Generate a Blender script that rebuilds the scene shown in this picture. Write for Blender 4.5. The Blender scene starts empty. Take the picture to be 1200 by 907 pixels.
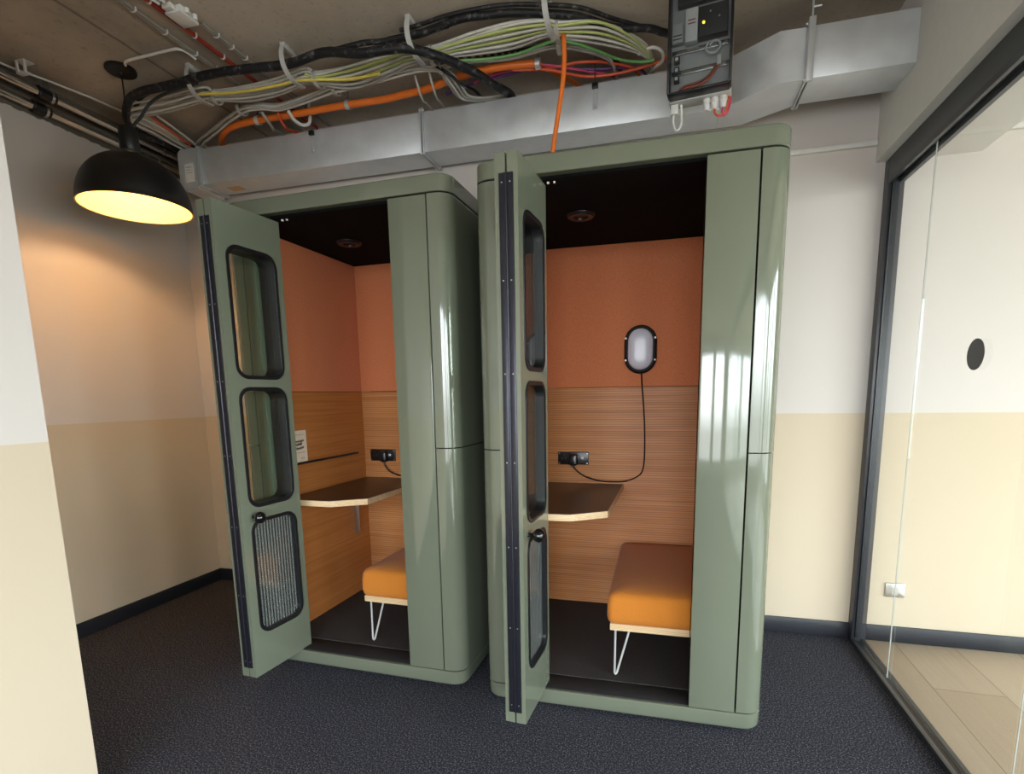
import bpy, bmesh, math, random
from mathutils import Vector, Matrix
random.seed(7)
sc = bpy.context.scene
COL = sc.collection
PI = math.pi

# ------------------------------------------------------------------ materials
def lin(c):
    r = []
    for v in c:
        v = v / 255.0
        r.append(v / 12.92 if v <= 0.04045 else ((v + 0.055) / 1.055) ** 2.4)
    return (r[0], r[1], r[2], 1.0)

class NT:
    def __init__(self, name):
        self.m = bpy.data.materials.new(name)
        self.m.use_nodes = True
        self.t = self.m.node_tree
        self.b = self.t.nodes['Principled BSDF']
        self.out = self.t.nodes['Material Output']
    def n(self, typ, **kw):
        x = self.t.nodes.new(typ)
        for k, v in kw.items():
            if k in x.inputs: x.inputs[k].default_value = v
            else: setattr(x, k, v)
        return x
    def l(self, a, b): self.t.links.new(a, b)
    def coord(self, scale=(1, 1, 1), src='Object'):
        c = self.n('ShaderNodeTexCoord')
        mp = self.n('ShaderNodeMapping')
        mp.inputs['Scale'].default_value = scale
        self.l(c.outputs[src], mp.inputs['Vector'])
        return mp.outputs['Vector']
    def ramp(self, fac, stops):
        r = self.n('ShaderNodeValToRGB')
        e = r.color_ramp.elements
        while len(e) < len(stops): e.new(0.5)
        for i, (p, c) in enumerate(stops):
            e[i].position = p; e[i].color = c
        self.l(fac, r.inputs['Fac'])
        return r.outputs['Color']
    def noise(self, vec, scale, detail=4, rough=0.55):
        n = self.n('ShaderNodeTexNoise', Scale=scale, Detail=detail, Roughness=rough)
        self.l(vec, n.inputs['Vector'])
        return n.outputs['Fac']
    def bump(self, h, strength, dist=0.002):
        b = self.n('ShaderNodeBump', Strength=strength, Distance=dist)
        self.l(h, b.inputs['Height'])
        self.l(b.outputs['Normal'], self.b.inputs['Normal'])

def plain(name, rgb, rough=0.5, metal=0.0, spec=0.5, var=0.06, nscale=30, bump=0.0):
    t = NT(name)
    v = t.coord()
    f = t.noise(v, nscale)
    c = lin(rgb)
    lo = tuple(x * (1 - var) for x in c[:3]) + (1,)
    hi = tuple(min(1, x * (1 + var)) for x in c[:3]) + (1,)
    t.l(t.ramp(f, [(0.3, lo), (0.7, hi)]), t.b.inputs['Base Color'])
    t.b.inputs['Roughness'].default_value = rough
    t.b.inputs['Metallic'].default_value = metal
    t.b.inputs['Specular IOR Level'].default_value = spec
    if bump: t.bump(f, bump)
    return t.m

def dusty(name, rgb, dust):
    t = NT(name)
    f = t.noise(t.coord((1, 1, 1)), 34, 5, 0.7)
    t.l(t.ramp(f, [(0.0, lin(rgb)), (0.54, lin(rgb)), (0.74, lin(dust))]), t.b.inputs['Base Color'])
    t.b.inputs['Roughness'].default_value = 0.55
    t.b.inputs['Specular IOR Level'].default_value = 0.3
    return t.m

def wall_mat(name, white, beige, split, concrete=None, ctop=9.0):
    """two-tone painted wall: colour changes at a painted line at height split"""
    t = NT(name)
    geo = t.n('ShaderNodeNewGeometry')
    sep = t.n('ShaderNodeSeparateXYZ'); t.l(geo.outputs['Position'], sep.inputs[0])
    gt = t.n('ShaderNodeMath', operation='GREATER_THAN'); gt.inputs[1].default_value = split
    t.l(sep.outputs['Z'], gt.inputs[0])
    mx = t.n('ShaderNodeMix', data_type='RGBA')
    mx.inputs[6].default_value = lin(beige); mx.inputs[7].default_value = lin(white)
    t.l(gt.outputs[0], mx.inputs[0])
    col = mx.outputs[2]
    v = t.coord(src='Object')
    if concrete:
        nz = t.noise(v, 25, 5)
        ad = t.n('ShaderNodeMath', operation='MULTIPLY_ADD'); ad.inputs[1].default_value = 0.03
        t.l(nz, ad.inputs[0]); t.l(sep.outputs['Z'], ad.inputs[2])
        g2 = t.n('ShaderNodeMath', operation='GREATER_THAN'); g2.inputs[1].default_value = ctop + .015
        t.l(ad.outputs[0], g2.inputs[0])
        m2 = t.n('ShaderNodeMix', data_type='RGBA')
        t.l(g2.outputs[0], m2.inputs[0]); t.l(col, m2.inputs[6]); m2.inputs[7].default_value = lin(concrete)
        col = m2.outputs[2]
    t.l(col, t.b.inputs['Base Color'])
    t.b.inputs['Roughness'].default_value = 0.7
    t.b.inputs['Specular IOR Level'].default_value = 0.25
    t.bump(t.noise(v, 220, 3), 0.08, 0.001)
    return t.m

def wood_mat(name, dark, mid, light, axis='x', rib=0.0, rough=0.45):
    """horizontal (axis=x/y) grain veneer; rib>0 adds fine horizontal grooves with that pitch"""
    t = NT(name)
    s = {'x': (1.2, 60, 60), 'y': (60, 1.2, 60)}[axis]
    v = t.coord(s)
    f = t.noise(v, 1.0, 6, 0.65)
    c = t.ramp(f, [(0.25, lin(dark)), (0.5, lin(mid)), (0.75, lin(light))])
    col = c
    if rib:
        v2 = t.coord((1, 1, 1))
        sep = t.n('ShaderNodeSeparateXYZ'); t.l(v2, sep.inputs[0])
        mu = t.n('ShaderNodeMath', operation='MULTIPLY'); mu.inputs[1].default_value = 2 * PI / rib
        t.l(sep.outputs['Z'], mu.inputs[0])
        si = t.n('ShaderNodeMath', operation='SINE'); t.l(mu.outputs[0], si.inputs[0])
        mr = t.n('ShaderNodeMapRange'); mr.inputs['From Min'].default_value = 0.55; mr.inputs['From Max'].default_value = 0.95
        mr.inputs['To Min'].default_value = 1.0; mr.inputs['To Max'].default_value = 0.62
        t.l(si.outputs[0], mr.inputs['Value'])
        mm = t.n('ShaderNodeMix', data_type='RGBA', blend_type='MULTIPLY'); mm.inputs[0].default_value = 1.0
        t.l(c, mm.inputs[6]); t.l(mr.outputs['Result'], mm.inputs[7])
        col = mm.outputs[2]
        t.bump(mr.outputs['Result'], 0.5, 0.002)
    t.l(col, t.b.inputs['Base Color'])
    t.b.inputs['Roughness'].default_value = rough
    t.b.inputs['Specular IOR Level'].default_value = 0.35
    return t.m

def fabric_mat(name, rgb, scale=350, var=0.16, sheen=0.12):
    t = NT(name)
    v = t.coord()
    f = t.noise(v, scale, 3, 0.7)
    c = lin(rgb)
    lo = tuple(x * (1 - var) for x in c[:3]) + (1,); hi = tuple(min(1, x * (1 + var)) for x in c[:3]) + (1,)
    t.l(t.ramp(f, [(0.3, lo), (0.7, hi)]), t.b.inputs['Base Color'])
    t.b.inputs['Roughness'].default_value = 0.92
    t.b.inputs['Specular IOR Level'].default_value = 0.15
    t.b.inputs['Sheen Weight'].default_value = sheen
    t.bump(f, 0.25, 0.001)
    return t.m

def carpet_mat(name, base, speck, scale=170):
    t = NT(name)
    v = t.coord()
    f = t.noise(v, scale, 4, 0.75)
    g = t.noise(v, 3.0, 3)
    c = t.ramp(f, [(0.38, lin(tuple(x * 0.55 for x in base))), (0.52, lin(base)), (0.68, lin(speck))])
    mm = t.n('ShaderNodeMix', data_type='RGBA', blend_type='MULTIPLY'); mm.inputs[0].default_value = 0.35
    t.l(c, mm.inputs[6]); t.l(t.ramp(g, [(0.3, (.75, .75, .75, 1)), (0.7, (1, 1, 1, 1))]), mm.inputs[7])
    t.l(mm.outputs[2], t.b.inputs['Base Color'])
    t.b.inputs['Roughness'].default_value = 0.95
    t.b.inputs['Specular IOR Level'].default_value = 0.1
    t.bump(f, 0.7, 0.006)
    return t.m

def concrete_mat():
    t = NT('raw_concrete')
    v = t.coord()
    f = t.noise(v, 1.7, 8, 0.62)
    c = t.ramp(f, [(0.3, lin((162, 151, 138))), (0.52, lin((192, 179, 163))), (0.75, lin((206, 194, 178)))])
    f2 = t.noise(v, 38, 4)
    mm = t.n('ShaderNodeMix', data_type='RGBA', blend_type='MULTIPLY'); mm.inputs[0].default_value = 0.4
    t.l(c, mm.inputs[6]); t.l(t.ramp(f2, [(0.28, (.45, .44, .42, 1)), (0.42, (1, 1, 1, 1))]), mm.inputs[7])
    # formwork joint: thin dark line along the depth of the room
    geo = t.n('ShaderNodeNewGeometry'); sep = t.n('ShaderNodeSeparateXYZ'); t.l(geo.outputs['Position'], sep.inputs[0])
    ma = t.n('ShaderNodeMath', operation='MULTIPLY_ADD'); ma.inputs[1].default_value = 0.02; ma.inputs[2].default_value = 2.335
    t.l(t.noise(v, 9, 3), ma.inputs[0])
    ad = t.n('ShaderNodeMath', operation='ADD'); t.l(sep.outputs['X'], ad.inputs[0]); t.l(ma.outputs[0], ad.inputs[1])
    ab = t.n('ShaderNodeMath', operation='ABSOLUTE'); t.l(ad.outputs[0], ab.inputs[0])
    jl = t.ramp(ab.outputs[0], [(0.0, (.42, .4, .38, 1)), (0.012, (1, 1, 1, 1))])
    m3 = t.n('ShaderNodeMix', data_type='RGBA', blend_type='MULTIPLY'); m3.inputs[0].default_value = 1
    t.l(mm.outputs[2], m3.inputs[6]); t.l(jl, m3.inputs[7])
    t.l(m3.outputs[2], t.b.inputs['Base Color'])
    t.b.inputs['Roughness'].default_value = 0.85
    t.bump(f2, 0.3, 0.004)
    return t.m

def metal_mat(name, rgb, rough=0.35, var=0.12, metal=1.0):
    t = NT(name)
    v = t.coord()
    f = t.noise(v, 14, 5)
    c = lin(rgb)
    lo = tuple(x * (1 - var) for x in c[:3]) + (1,); hi = tuple(min(1, x * (1 + var)) for x in c[:3]) + (1,)
    t.l(t.ramp(f, [(0.3, lo), (0.7, hi)]), t.b.inputs['Base Color'])
    t.b.inputs['Metallic'].default_value = metal
    t.l(t.ramp(f, [(0.3, (rough * .85,) * 3 + (1,)), (0.7, (rough * 1.2,) * 3 + (1,))]), t.b.inputs['Roughness'])
    return t.m

def glass_mat(name, tint=(250, 253, 251), gloss_rough=0.0, base=0.0, flute=0.0, body=None, body_fac=0.0):
    """thin clear sheet: see-through plus a Fresnel reflection"""
    t = NT(name)
    t.t.nodes.remove(t.b)
    tr = t.n('ShaderNodeBsdfTransparent', Color=lin(tint))
    gl = t.n('ShaderNodeBsdfGlossy', Roughness=gloss_rough)
    # Schlick reflection from either side of the sheet
    g_ = t.n('ShaderNodeNewGeometry'); dt = t.n('ShaderNodeVectorMath', operation='DOT_PRODUCT')
    t.l(g_.outputs['Incoming'], dt.inputs[0]); t.l(g_.outputs['Normal'], dt.inputs[1])
    ab = t.n('ShaderNodeMath', operation='ABSOLUTE'); t.l(dt.outputs['Value'], ab.inputs[0])
    om = t.n('ShaderNodeMath', operation='SUBTRACT'); om.inputs[0].default_value = 1.0; t.l(ab.outputs[0], om.inputs[1])
    pw = t.n('ShaderNodeMath', operation='POWER'); pw.inputs[1].default_value = 5.0; t.l(om.outputs[0], pw.inputs[0])
    fr = t.n('ShaderNodeMath', operation='MULTIPLY_ADD'); fr.inputs[1].default_value = 0.95; fr.inputs[2].default_value = 0.04; t.l(pw.outputs[0], fr.inputs[0])
    mx = t.n('ShaderNodeMixShader')
    fac = fr.outputs[0]
    if base:
        ad = t.n('ShaderNodeMath', operation='ADD'); ad.inputs[1].default_value = base
        t.l(fac, ad.inputs[0]); fac = ad.outputs[0]
    t.l(fac, mx.inputs[0])
    back = tr.outputs[0]
    if body:
        df = t.n('ShaderNodeBsdfDiffuse', Color=lin(body))
        m0 = t.n('ShaderNodeMixShader'); m0.inputs[0].default_value = body_fac
        t.l(back, m0.inputs[1]); t.l(df.outputs[0], m0.inputs[2]); back = m0.outputs[0]
    t.l(back, mx.inputs[1]); t.l(gl.outputs[0], mx.inputs[2])
    if flute:
        v = t.coord((1, 1, 0.001)); n = t.noise(v, 3)
        w = t.n('ShaderNodeTexWave', wave_type='BANDS', bands_direction='Y', Scale=flute, Detail=0.0)
        t.l(t.coord(), w.inputs['Vector'])
        rr = t.ramp(w.outputs['Fac'], [(0.25, lin((120, 124, 122))), (0.75, lin((250, 252, 250)))])
        t.l(rr, tr.inputs['Color'])
        if body: t.l(t.ramp(w.outputs['Fac'], [(0.25, lin(tuple(x * .45 for x in body))), (0.75, lin(body))]), df.inputs['Color'])
    t.l(mx.outputs[0], t.out.inputs['Surface'])
    return t.m

def emit_mat(name, rgb, s):
    t = NT(name)
    t.b.inputs['Base Color'].default_value = lin(rgb)
    t.b.inputs['Emission Color'].default_value = lin(rgb)
    t.b.inputs['Emission Strength'].default_value = s
    return t.m

WHITE = (212, 204, 198); BEIGE = (206, 190, 166)
M = {
 'wall': wall_mat('two_tone_wall_paint', WHITE, BEIGE, 1.155),
 'wall_l': wall_mat('two_tone_wall_paint_under_concrete', WHITE, BEIGE, 1.15, (112, 102, 92), 2.655),
 'white': plain('white_plaster', (228, 226, 222), 0.7, spec=0.25, var=0.02),
 'ceil': concrete_mat(),
 'carpet': carpet_mat('charcoal_carpet', (57, 57, 66), (140, 139, 147)),
 'mat': carpet_mat('black_booth_carpet', (72, 68, 66), (98, 94, 92), 260),
 'skirt': plain('black_skirting', (34, 35, 41), 0.45),
 'frame': plain('anthracite_powder_coat', (54, 56, 61), 0.35, var=0.04),
 'green': plain('sage_green_lacquer', (106, 111, 95), 0.07, spec=0.85, var=0.015, nscale=4),
 'dark': plain('black_carcass', (12, 12, 12), 0.9, spec=0.1),
 'blackceil': fabric_mat('black_acoustic_felt', (5, 5, 5), sheen=0.0),
 'felt': fabric_mat('terracotta_felt', (204, 124, 84), 120, 0.10),
 'woodx': wood_mat('ribbed_oak_back', (166, 106, 60), (190, 127, 76), (206, 146, 94), 'x', 0.0125),
 'woody': wood_mat('oak_veneer_side', (156, 94, 46), (178, 112, 58), (192, 126, 70), 'y', 0.0),
 'ply': wood_mat('birch_ply_edge', (205, 170, 125), (226, 194, 150), (240, 214, 175), 'x', 0.006),
 'desk': plain('dark_brown_laminate', (52, 38, 32), 0.32, var=0.1),
 'bench': fabric_mat('burnt_orange_wool', (190, 116, 42), 420, 0.14),
 'rub': plain('black_rubber_gasket', (22, 23, 25), 0.35, var=0.05),
 'black': plain('black_plastic', (18, 18, 20), 0.3, var=0.05),
 'blackmatt': plain('matt_black_enamel', (24, 23, 23), 0.42, var=0.05),
 'blacksteel': plain('black_hinge_steel', (50, 50, 58), 0.3, metal=0.6, var=0.08),
 'rimblack': plain('black_lamp_rim', (14, 13, 13), 0.6, spec=0.2),
 'lleg': plain('light_steel_rod', (205, 205, 202), 0.35, metal=0.35, var=0.02),
 'thr': plain('dark_threshold_strip', (44, 42, 42), 0.7, spec=0.2),
 'knob': plain('polished_black_knob', (14, 14, 15), 0.08, var=0.0),
 'glass': glass_mat('clear_glass'),
 'pane': glass_mat('clear_window_pane', (249, 252, 250)),
 'flute': glass_mat('fluted_window_pane', (235, 238, 235), 0.14, 0.08, flute=20, body=(188, 194, 188), body_fac=0.3),
 'smoke': glass_mat('smoked_cover', (234, 237, 239), 0.05, 0.0),
 'zinc': metal_mat('galvanised_sheet', (226, 230, 234), 0.45, 0.05, 0.6),
 'steel': metal_mat('zinc_plated_steel', (200, 200, 200), 0.25),
 'galv': plain('bright_zinc_strip', (206, 208, 210), 0.35, metal=0.35, var=0.04),
 'pipe': metal_mat('brushed_steel_pipe', (205, 201, 194), 0.24),
 'brass': plain('satin_steel', (190, 190, 188), 0.3, metal=0.9),
 'wht': plain('white_plastic', (226, 224, 220), 0.4, var=0.03),
 'grey': plain('light_grey_plastic', (186, 184, 180), 0.45, var=0.04),
 'gcab': plain('grey_cable_sheath', (214, 210, 202), 0.45, var=0.05),
 'gcab2': plain('warm_grey_cable_sheath', (180, 174, 166), 0.5, var=0.06),
 'ycab': plain('yellow_cable_sheath', (222, 200, 92), 0.45, var=0.05),
 'ygcab': plain('yellow_green_cable_sheath', (186, 196, 118), 0.45, var=0.06),
 'grcab': plain('green_cable_sheath', (104, 156, 88), 0.45, var=0.05),
 'ocab': plain('orange_cable_sheath', (240, 122, 44), 0.42, var=0.05),
 'rocab': plain('red_orange_cable_sheath', (226, 92, 52), 0.42, var=0.05),
 'pcab': plain('purple_cable_sheath', (112, 66, 132), 0.42, var=0.05),
 'pkcab': plain('pink_cable_sheath', (206, 74, 110), 0.42, var=0.05),
 'bcab': dusty('dusty_black_cable_sheath', (30, 29, 31), (122, 118, 116)),
 'red': plain('red_pipe_paint', (158, 50, 38), 0.4, var=0.08),
 'conduit': plain('grey_conduit', (150, 142, 132), 0.5, var=0.05),
 'opal': plain('opal_diffuser', (212, 214, 224), 0.25, var=0.01),
 'card': plain('cream_card', (232, 214, 190), 0.7, var=0.03),
 'ink': plain('dark_ink', (40, 22, 28), 0.7),
 'sticker': plain('white_sticker', (244, 242, 238), 0.6, var=0.03),
 'tan': plain('tan_sticker', (222, 184, 140), 0.6, var=0.05),
 'shadein': plain('warm_shade_lining', (250, 222, 140), 0.55, var=0.02),
 'bulb': emit_mat('glowing_bulb', (255, 214, 120), 8.0),
 'led': emit_mat('amber_indicator', (255, 190, 60), 3.0),
 'dgrey': plain('dark_grey_plastic', (48, 50, 53), 0.4),
 'brown': plain('brown_wire', (150, 84, 66), 0.45),
}
def floor_wood():
    t = NT('pale_oak_boards')
    v = t.coord((60, 1.3, 1))
    f = t.noise(v, 1.0, 6, 0.6)
    br = t.n('ShaderNodeTexBrick', Scale=1.0); br.offset = 0.37
    br.inputs['Color1'].default_value = lin((206, 189, 166)); br.inputs['Color2'].default_value = lin((180, 158, 132))
    br.inputs['Mortar'].default_value = lin((140, 118, 94))
    br.inputs['Mortar Size'].default_value = 0.002; br.inputs['Brick Width'].default_value = 2.2; br.inputs['Row Height'].default_value = 0.26
    c = t.n('ShaderNodeTexCoord'); mp = t.n('ShaderNodeMapping'); mp.inputs['Rotation'].default_value = (0, 0, PI / 2 + .02)
    mp.inputs['Location'].default_value = (0.3, 0.22, 0)
    t.l(c.outputs['Object'], mp.inputs[0]); t.l(mp.outputs[0], br.inputs['Vector'])
    mm = t.n('ShaderNodeMix', data_type='RGBA', blend_type='MULTIPLY'); mm.inputs[0].default_value = 0.5
    t.l(br.outputs['Color'], mm.inputs[6]); t.l(t.ramp(f, [(0.3, (.78, .76, .74, 1)), (0.7, (1, 1, 1, 1))]), mm.inputs[7])
    t.l(mm.outputs[2], t.b.inputs['Base Color']); t.b.inputs['Roughness'].default_value = 0.35
    return t.m
M['oakfloor'] = floor_wood()

# ------------------------------------------------------------------ mesh helpers
def rrect(u0, v0, u1, v1, r, n=6):
    r = max(1e-4, min(r, (u1 - u0) / 2 - 1e-5, (v1 - v0) / 2 - 1e-5))
    P = []
    for cx, cy, a0 in ((u1 - r, v1 - r, 0), (u0 + r, v1 - r, PI / 2), (u0 + r, v0 + r, PI), (u1 - r, v0 + r, 1.5 * PI)):
        for k in range(n + 1):
            a = a0 + PI / 2 * k / n
            P.append((cx + r * math.cos(a), cy + r * math.sin(a)))
    return P

def smooth_path(pts, sub=5):
    P = [Vector(p) for p in pts]
    if len(P) < 3: return P
    out = []
    for i in range(len(P) - 1):
        p0 = P[i - 1] if i else P[0] * 2 - P[1]
        p1, p2 = P[i], P[i + 1]
        p3 = P[i + 2] if i + 2 < len(P) else P[-1] * 2 - P[-2]
        for k in range(sub):
            t = k / sub
            out.append(0.5 * ((2 * p1) + (p2 - p0) * t + (2 * p0 - 5 * p1 + 4 * p2 - p3) * t * t + (3 * p1 - p0 - 3 * p2 + p3) * t ** 3))
    out.append(P[-1])
    return out

class MB:
    def __init__(self): self.bm = bmesh.new(); self.mats = []
    def mi(self, m):
        if m not in self.mats: self.mats.append(m)
        return self.mats.index(m)
    def _merge(self, b, m, xf=None):
        i = self.mi(m)
        bmesh.ops.recalc_face_normals(b, faces=b.faces)
        vm = {}
        for v in b.verts: vm[v] = self.bm.verts.new(xf(v.co) if xf else v.co)
        for f in b.faces:
            try:
                nf = self.bm.faces.new([vm[v] for v in f.verts]); nf.material_index = i
            except ValueError: pass
        b.free()
    def box(self, a, c, m, bev=0.0, xf=None, seg=2):
        b = bmesh.new()
        lo = [min(a[i], c[i]) for i in range(3)]; hi = [max(a[i], c[i]) for i in range(3)]
        bmesh.ops.create_cube(b, size=1.0)
        for v in b.verts: v.co = Vector([lo[i] + (v.co[i] + .5) * (hi[i] - lo[i]) for i in range(3)])
        if bev: bmesh.ops.bevel(b, geom=list(b.edges), offset=bev, segments=seg, profile=0.5, affect='EDGES')
        self._merge(b, m, xf); return self
    def loft(self, rings, m, xf=None, cap=True, closed=True):
        b = bmesh.new()
        R = [[b.verts.new(p) for p in r] for r in rings]
        n = len(R[0])
        for i in range(len(R) - 1):
            for k in range(n if closed else n - 1):
                b.faces.new((R[i][k], R[i][(k + 1) % n], R[i + 1][(k + 1) % n], R[i + 1][k]))
        if cap:
            b.faces.new(R[0][::-1]); b.faces.new(R[-1])
        self._merge(b, m, xf); return self
    def prism(self, poly, z0, z1, m, xf=None):
        return self.loft([[(x, y, z0) for x, y in poly], [(x, y, z1) for x, y in poly]], m, xf)
    def tube(self, pts, r, m, seg=8, sub=5, smooth=True, xf=None):
        P = smooth_path(pts, sub) if smooth else [Vector(p) for p in pts]
        Q = [P[0]]
        for p in P[1:]:
            if (p - Q[-1]).length > 1e-5: Q.append(p)
        P = Q
        rings = []
        t = (P[1] - P[0]).normalized()
        up = Vector((0, 0, 1)) if abs(t.z) < 0.9 else Vector((1, 0, 0))
        n = (up - t * up.dot(t)).normalized()
        for i, p in enumerate(P):
            tt = (P[min(i + 1, len(P) - 1)] - P[max(i - 1, 0)]).normalized()
            n = (n - tt * n.dot(tt)).normalized(); bn = tt.cross(n)
            rr = r(i / (len(P) - 1)) if callable(r) else r
            rings.append([p + (n * math.cos(2 * PI * k / seg) + bn * math.sin(2 * PI * k / seg)) * rr for k in range(seg)])
        return self.loft(rings, m, xf)
    def ribbon(self, pts, w, th, m, wdir=None, sub=5):
        """flat strap: width w across, thickness th"""
        P = smooth_path(pts, sub)
        rings = []
        for i, p in enumerate(P):
            tt = (P[min(i + 1, len(P) - 1)] - P[max(i - 1, 0)]).normalized()
            a = Vector(wdir or (1, 0, 0)); a = (a - tt * a.dot(tt)).normalized(); b = tt.cross(a)
            rings.append([p + a * w / 2 + b * th / 2, p - a * w / 2 + b * th / 2, p - a * w / 2 - b * th / 2, p + a * w / 2 - b * th / 2])
        return self.loft(rings, m)
    def lathe(self, prof, m, center=(0, 0, 0), axis='z', seg=40, close_ends=False, xf=None):
        b = bmesh.new(); rings = []
        for r, h in prof:
            ring = []
            for k in range(seg):
                a = 2 * PI * k / seg; x, y = r * math.cos(a), r * math.sin(a)
                co = {'z': (x, y, h), 'y': (x, h, y), 'x': (h, x, y)}[axis]
                ring.append(b.verts.new(Vector(co) + Vector(center)))
            rings.append(ring)
        for i in range(len(rings) - 1):
            for k in range(seg):
                b.faces.new((rings[i][k], rings[i][(k + 1) % seg], rings[i + 1][(k + 1) % seg], rings[i + 1][k]))
        if close_ends:
            b.faces.new(rings[0][::-1]); b.faces.new(rings[-1])
        bmesh.ops.remove_doubles(b, verts=b.verts, dist=1e-6)
        self._merge(b, m, xf); return self
    def cyl(self, p0, p1, r, m, seg=20, xf=None): return self.tube([p0, p1], r, m, seg=seg, smooth=False, xf=xf)
    def sphere(self, c, r, m, seg=20, xf=None):
        b = bmesh.new(); bmesh.ops.create_uvsphere(b, u_segments=seg, v_segments=seg // 2, radius=r)
        for v in b.verts: v.co += Vector(c)
        self._merge(b, m, xf); return self
    def plate(self, outer, holes, w0, w1, m, xf=None):
        """2-D outline (s,z) with holes, thickness w0..w1 -> points (s, w, z)"""
        b = bmesh.new(); E = []; loops = []
        for lp in [outer] + holes:
            vs = [b.verts.new((s, w0, z)) for s, z in lp]; loops.append(vs)
            for k in range(len(vs)): E.append(b.edges.new((vs[k], vs[(k + 1) % len(vs)])))
        bmesh.ops.triangle_fill(b, use_beauty=True, use_dissolve=False, edges=E, normal=(0, -1, 0))
        F = list(b.faces); mp = {v: b.verts.new((v.co.x, w1, v.co.z)) for lp in loops for v in lp}
        for f in F: b.faces.new([mp[v] for v in reversed(f.verts)])
        for lp in loops:
            for k in range(len(lp)):
                a, c = lp[k], lp[(k + 1) % len(lp)]
                b.faces.new((a, c, mp[c], mp[a]))
        self._merge(b, m, xf); return self
    def build(self, name, parent=None, ang=38):
        me = bpy.data.meshes.new(name)
        self.bm.to_mesh(me); self.bm.free()
        for m in self.mats: me.materials.append(M[m])
        for p in me.polygons: p.use_smooth = True
        me.set_sharp_from_angle(angle=math.radians(ang))
        o = bpy.data.objects.new(name, me); COL.objects.link(o)
        if parent: o.parent = parent
        return o

def tag(o, label=None, cat=None, group=None, kind=None):
    if label: o['label'] = label
    if cat: o['category'] = cat
    if group: o['group'] = group
    if kind: o['kind'] = kind
    return o
def thing(name, label, cat, loc=(0, 0, 0), rz=0.0, group=None):
    o = bpy.data.objects.new(name, None); COL.objects.link(o)
    o.location = loc; o.rotation_euler = (0, 0, rz); o.empty_display_size = 0.1
    return tag(o, label, cat, group)
def struct(o): o['kind'] = 'structure'; return o

# ------------------------------------------------------------------ room shell
YB, XL, XP, YP, XG, ZC = 2.927, -3.035, -1.722, 1.114, 0.95, 2.82
XS = 0.892; ZS = 2.288; YR = -3.4; XR = 4.2
struct(MB().box((XL - .2, YR - .2, -.1), (XG, YB + .2, 0), 'carpet').build('floor'))
struct(MB().box((XG, YR - .2, -.1), (XR + .2, YB + .2, 0), 'oakfloor').build('floor_right'))
struct(MB().box((XL - .2, YR - .2, ZC), (XR + .2, YB + .2, ZC + .15), 'ceil').build('ceiling'))
struct(MB().box((XL - .2, YB, 0), (XR + .2, YB + .2, ZC), 'wall').build('wall_back'))
struct(MB().box((XL - .2, YP - .3, 0), (XL, YB, ZC), 'wall_l').build('wall_left'))
struct(MB().box((XL, YR, 0), (XP, YP, ZC), 'wall').build('wall_entrance'))
rwins = [(-2.9, -1.5), (-1.35, 0.05), (0.2, 1.6)]
w = MB()
ys = [YR - .2] + [v for p in rwins for v in p] + [YB]
for i in range(0, len(ys), 2): w.box((XR, ys[i], 0), (XR + .2, ys[i + 1], ZC), 'white')
for a, b in rwins:
    w.box((XR, a, 0), (XR + .2, b, .25), 'white'); w.box((XR, a, 2.5), (XR + .2, b, ZC), 'white')
struct(w.build('wall_right'))
struct(MB().box((XS, YR, ZS), (XG + .35, YB, ZC), 'white').build('trim_1'))
struct(MB().box((XL, YB - .012, 0), (XG - .01, YB, .083), 'skirt', .003).build('baseboard_back'))
struct(MB().box((XG + .04, YB - .012, 0), (XR, YB, .083), 'skirt', .003).build('baseboard_right'))
struct(MB().box((XL, YP, 0), (XL + .012, YB - .012, .083), 'skirt', .003).build('baseboard_left'))

# window wall behind the viewer
wins = [(-1.45, -0.25), (-0.1, 0.8), (1.15, 2.45), (2.6, 3.9)]
WZ0, WZ1 = 0.25, 2.5
w = MB()
xs = [XP] + [v for p in wins for v in p] + [XR]
for i in range(0, len(xs), 2): w.box((xs[i], YR - .2, 0), (xs[i + 1], YR, ZC), 'white')
for a, b in wins:
    w.box((a, YR - .2, 0), (b, YR, WZ0), 'white'); w.box((a, YR - .2, WZ1), (b, YR, ZC), 'white')
struct(w.build('wall_rear'))
for i, (a, b) in enumerate(wins):
    f = MB()
    for q in ((a, WZ0, a + .05, WZ1), (b - .05, WZ0, b, WZ1), (a + .05, WZ0, b - .05, WZ0 + .05), (a + .05, WZ1 - .05, b - .05, WZ1)):
        f.box((q[0], YR - .12, q[1]), (q[2], YR - .06, q[3]), 'frame')
    struct(f.build('window_%d' % (i + 3)))
    L = bpy.data.lights.new('daylight_portal', 'AREA'); L.shape = 'RECTANGLE'; L.size = b - a; L.size_y = WZ1 - WZ0
    L.cycles.is_portal = True
    lo = bpy.data.objects.new('daylight_portal', L); COL.objects.link(lo)
    lo.location = ((a + b) / 2, YR - .22, (WZ0 + WZ1) / 2); lo.rotation_euler = (PI / 2, 0, 0)

for i, (a, b) in enumerate(rwins):
    f = MB()
    for q in ((a, WZ0, a + .05, WZ1), (b - .05, WZ0, b, WZ1), (a + .05, WZ0, b - .05, WZ0 + .05), (a + .05, WZ1 - .05, b - .05, WZ1)):
        f.box((XR + .06, q[0], q[1]), (XR + .12, q[2], q[3]), 'frame')
    struct(f.build('window_%d' % (i + 7)))
    L = bpy.data.lights.new('daylight_portal', 'AREA'); L.shape = 'RECTANGLE'; L.size = b - a; L.size_y = WZ1 - WZ0
    L.cycles.is_portal = True
    lo = bpy.data.objects.new('daylight_portal', L); COL.objects.link(lo)
    lo.location = (XR + .22, (a + b) / 2, (WZ0 + WZ1) / 2); lo.rotation_euler = (PI / 2, 0, PI / 2)

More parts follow.
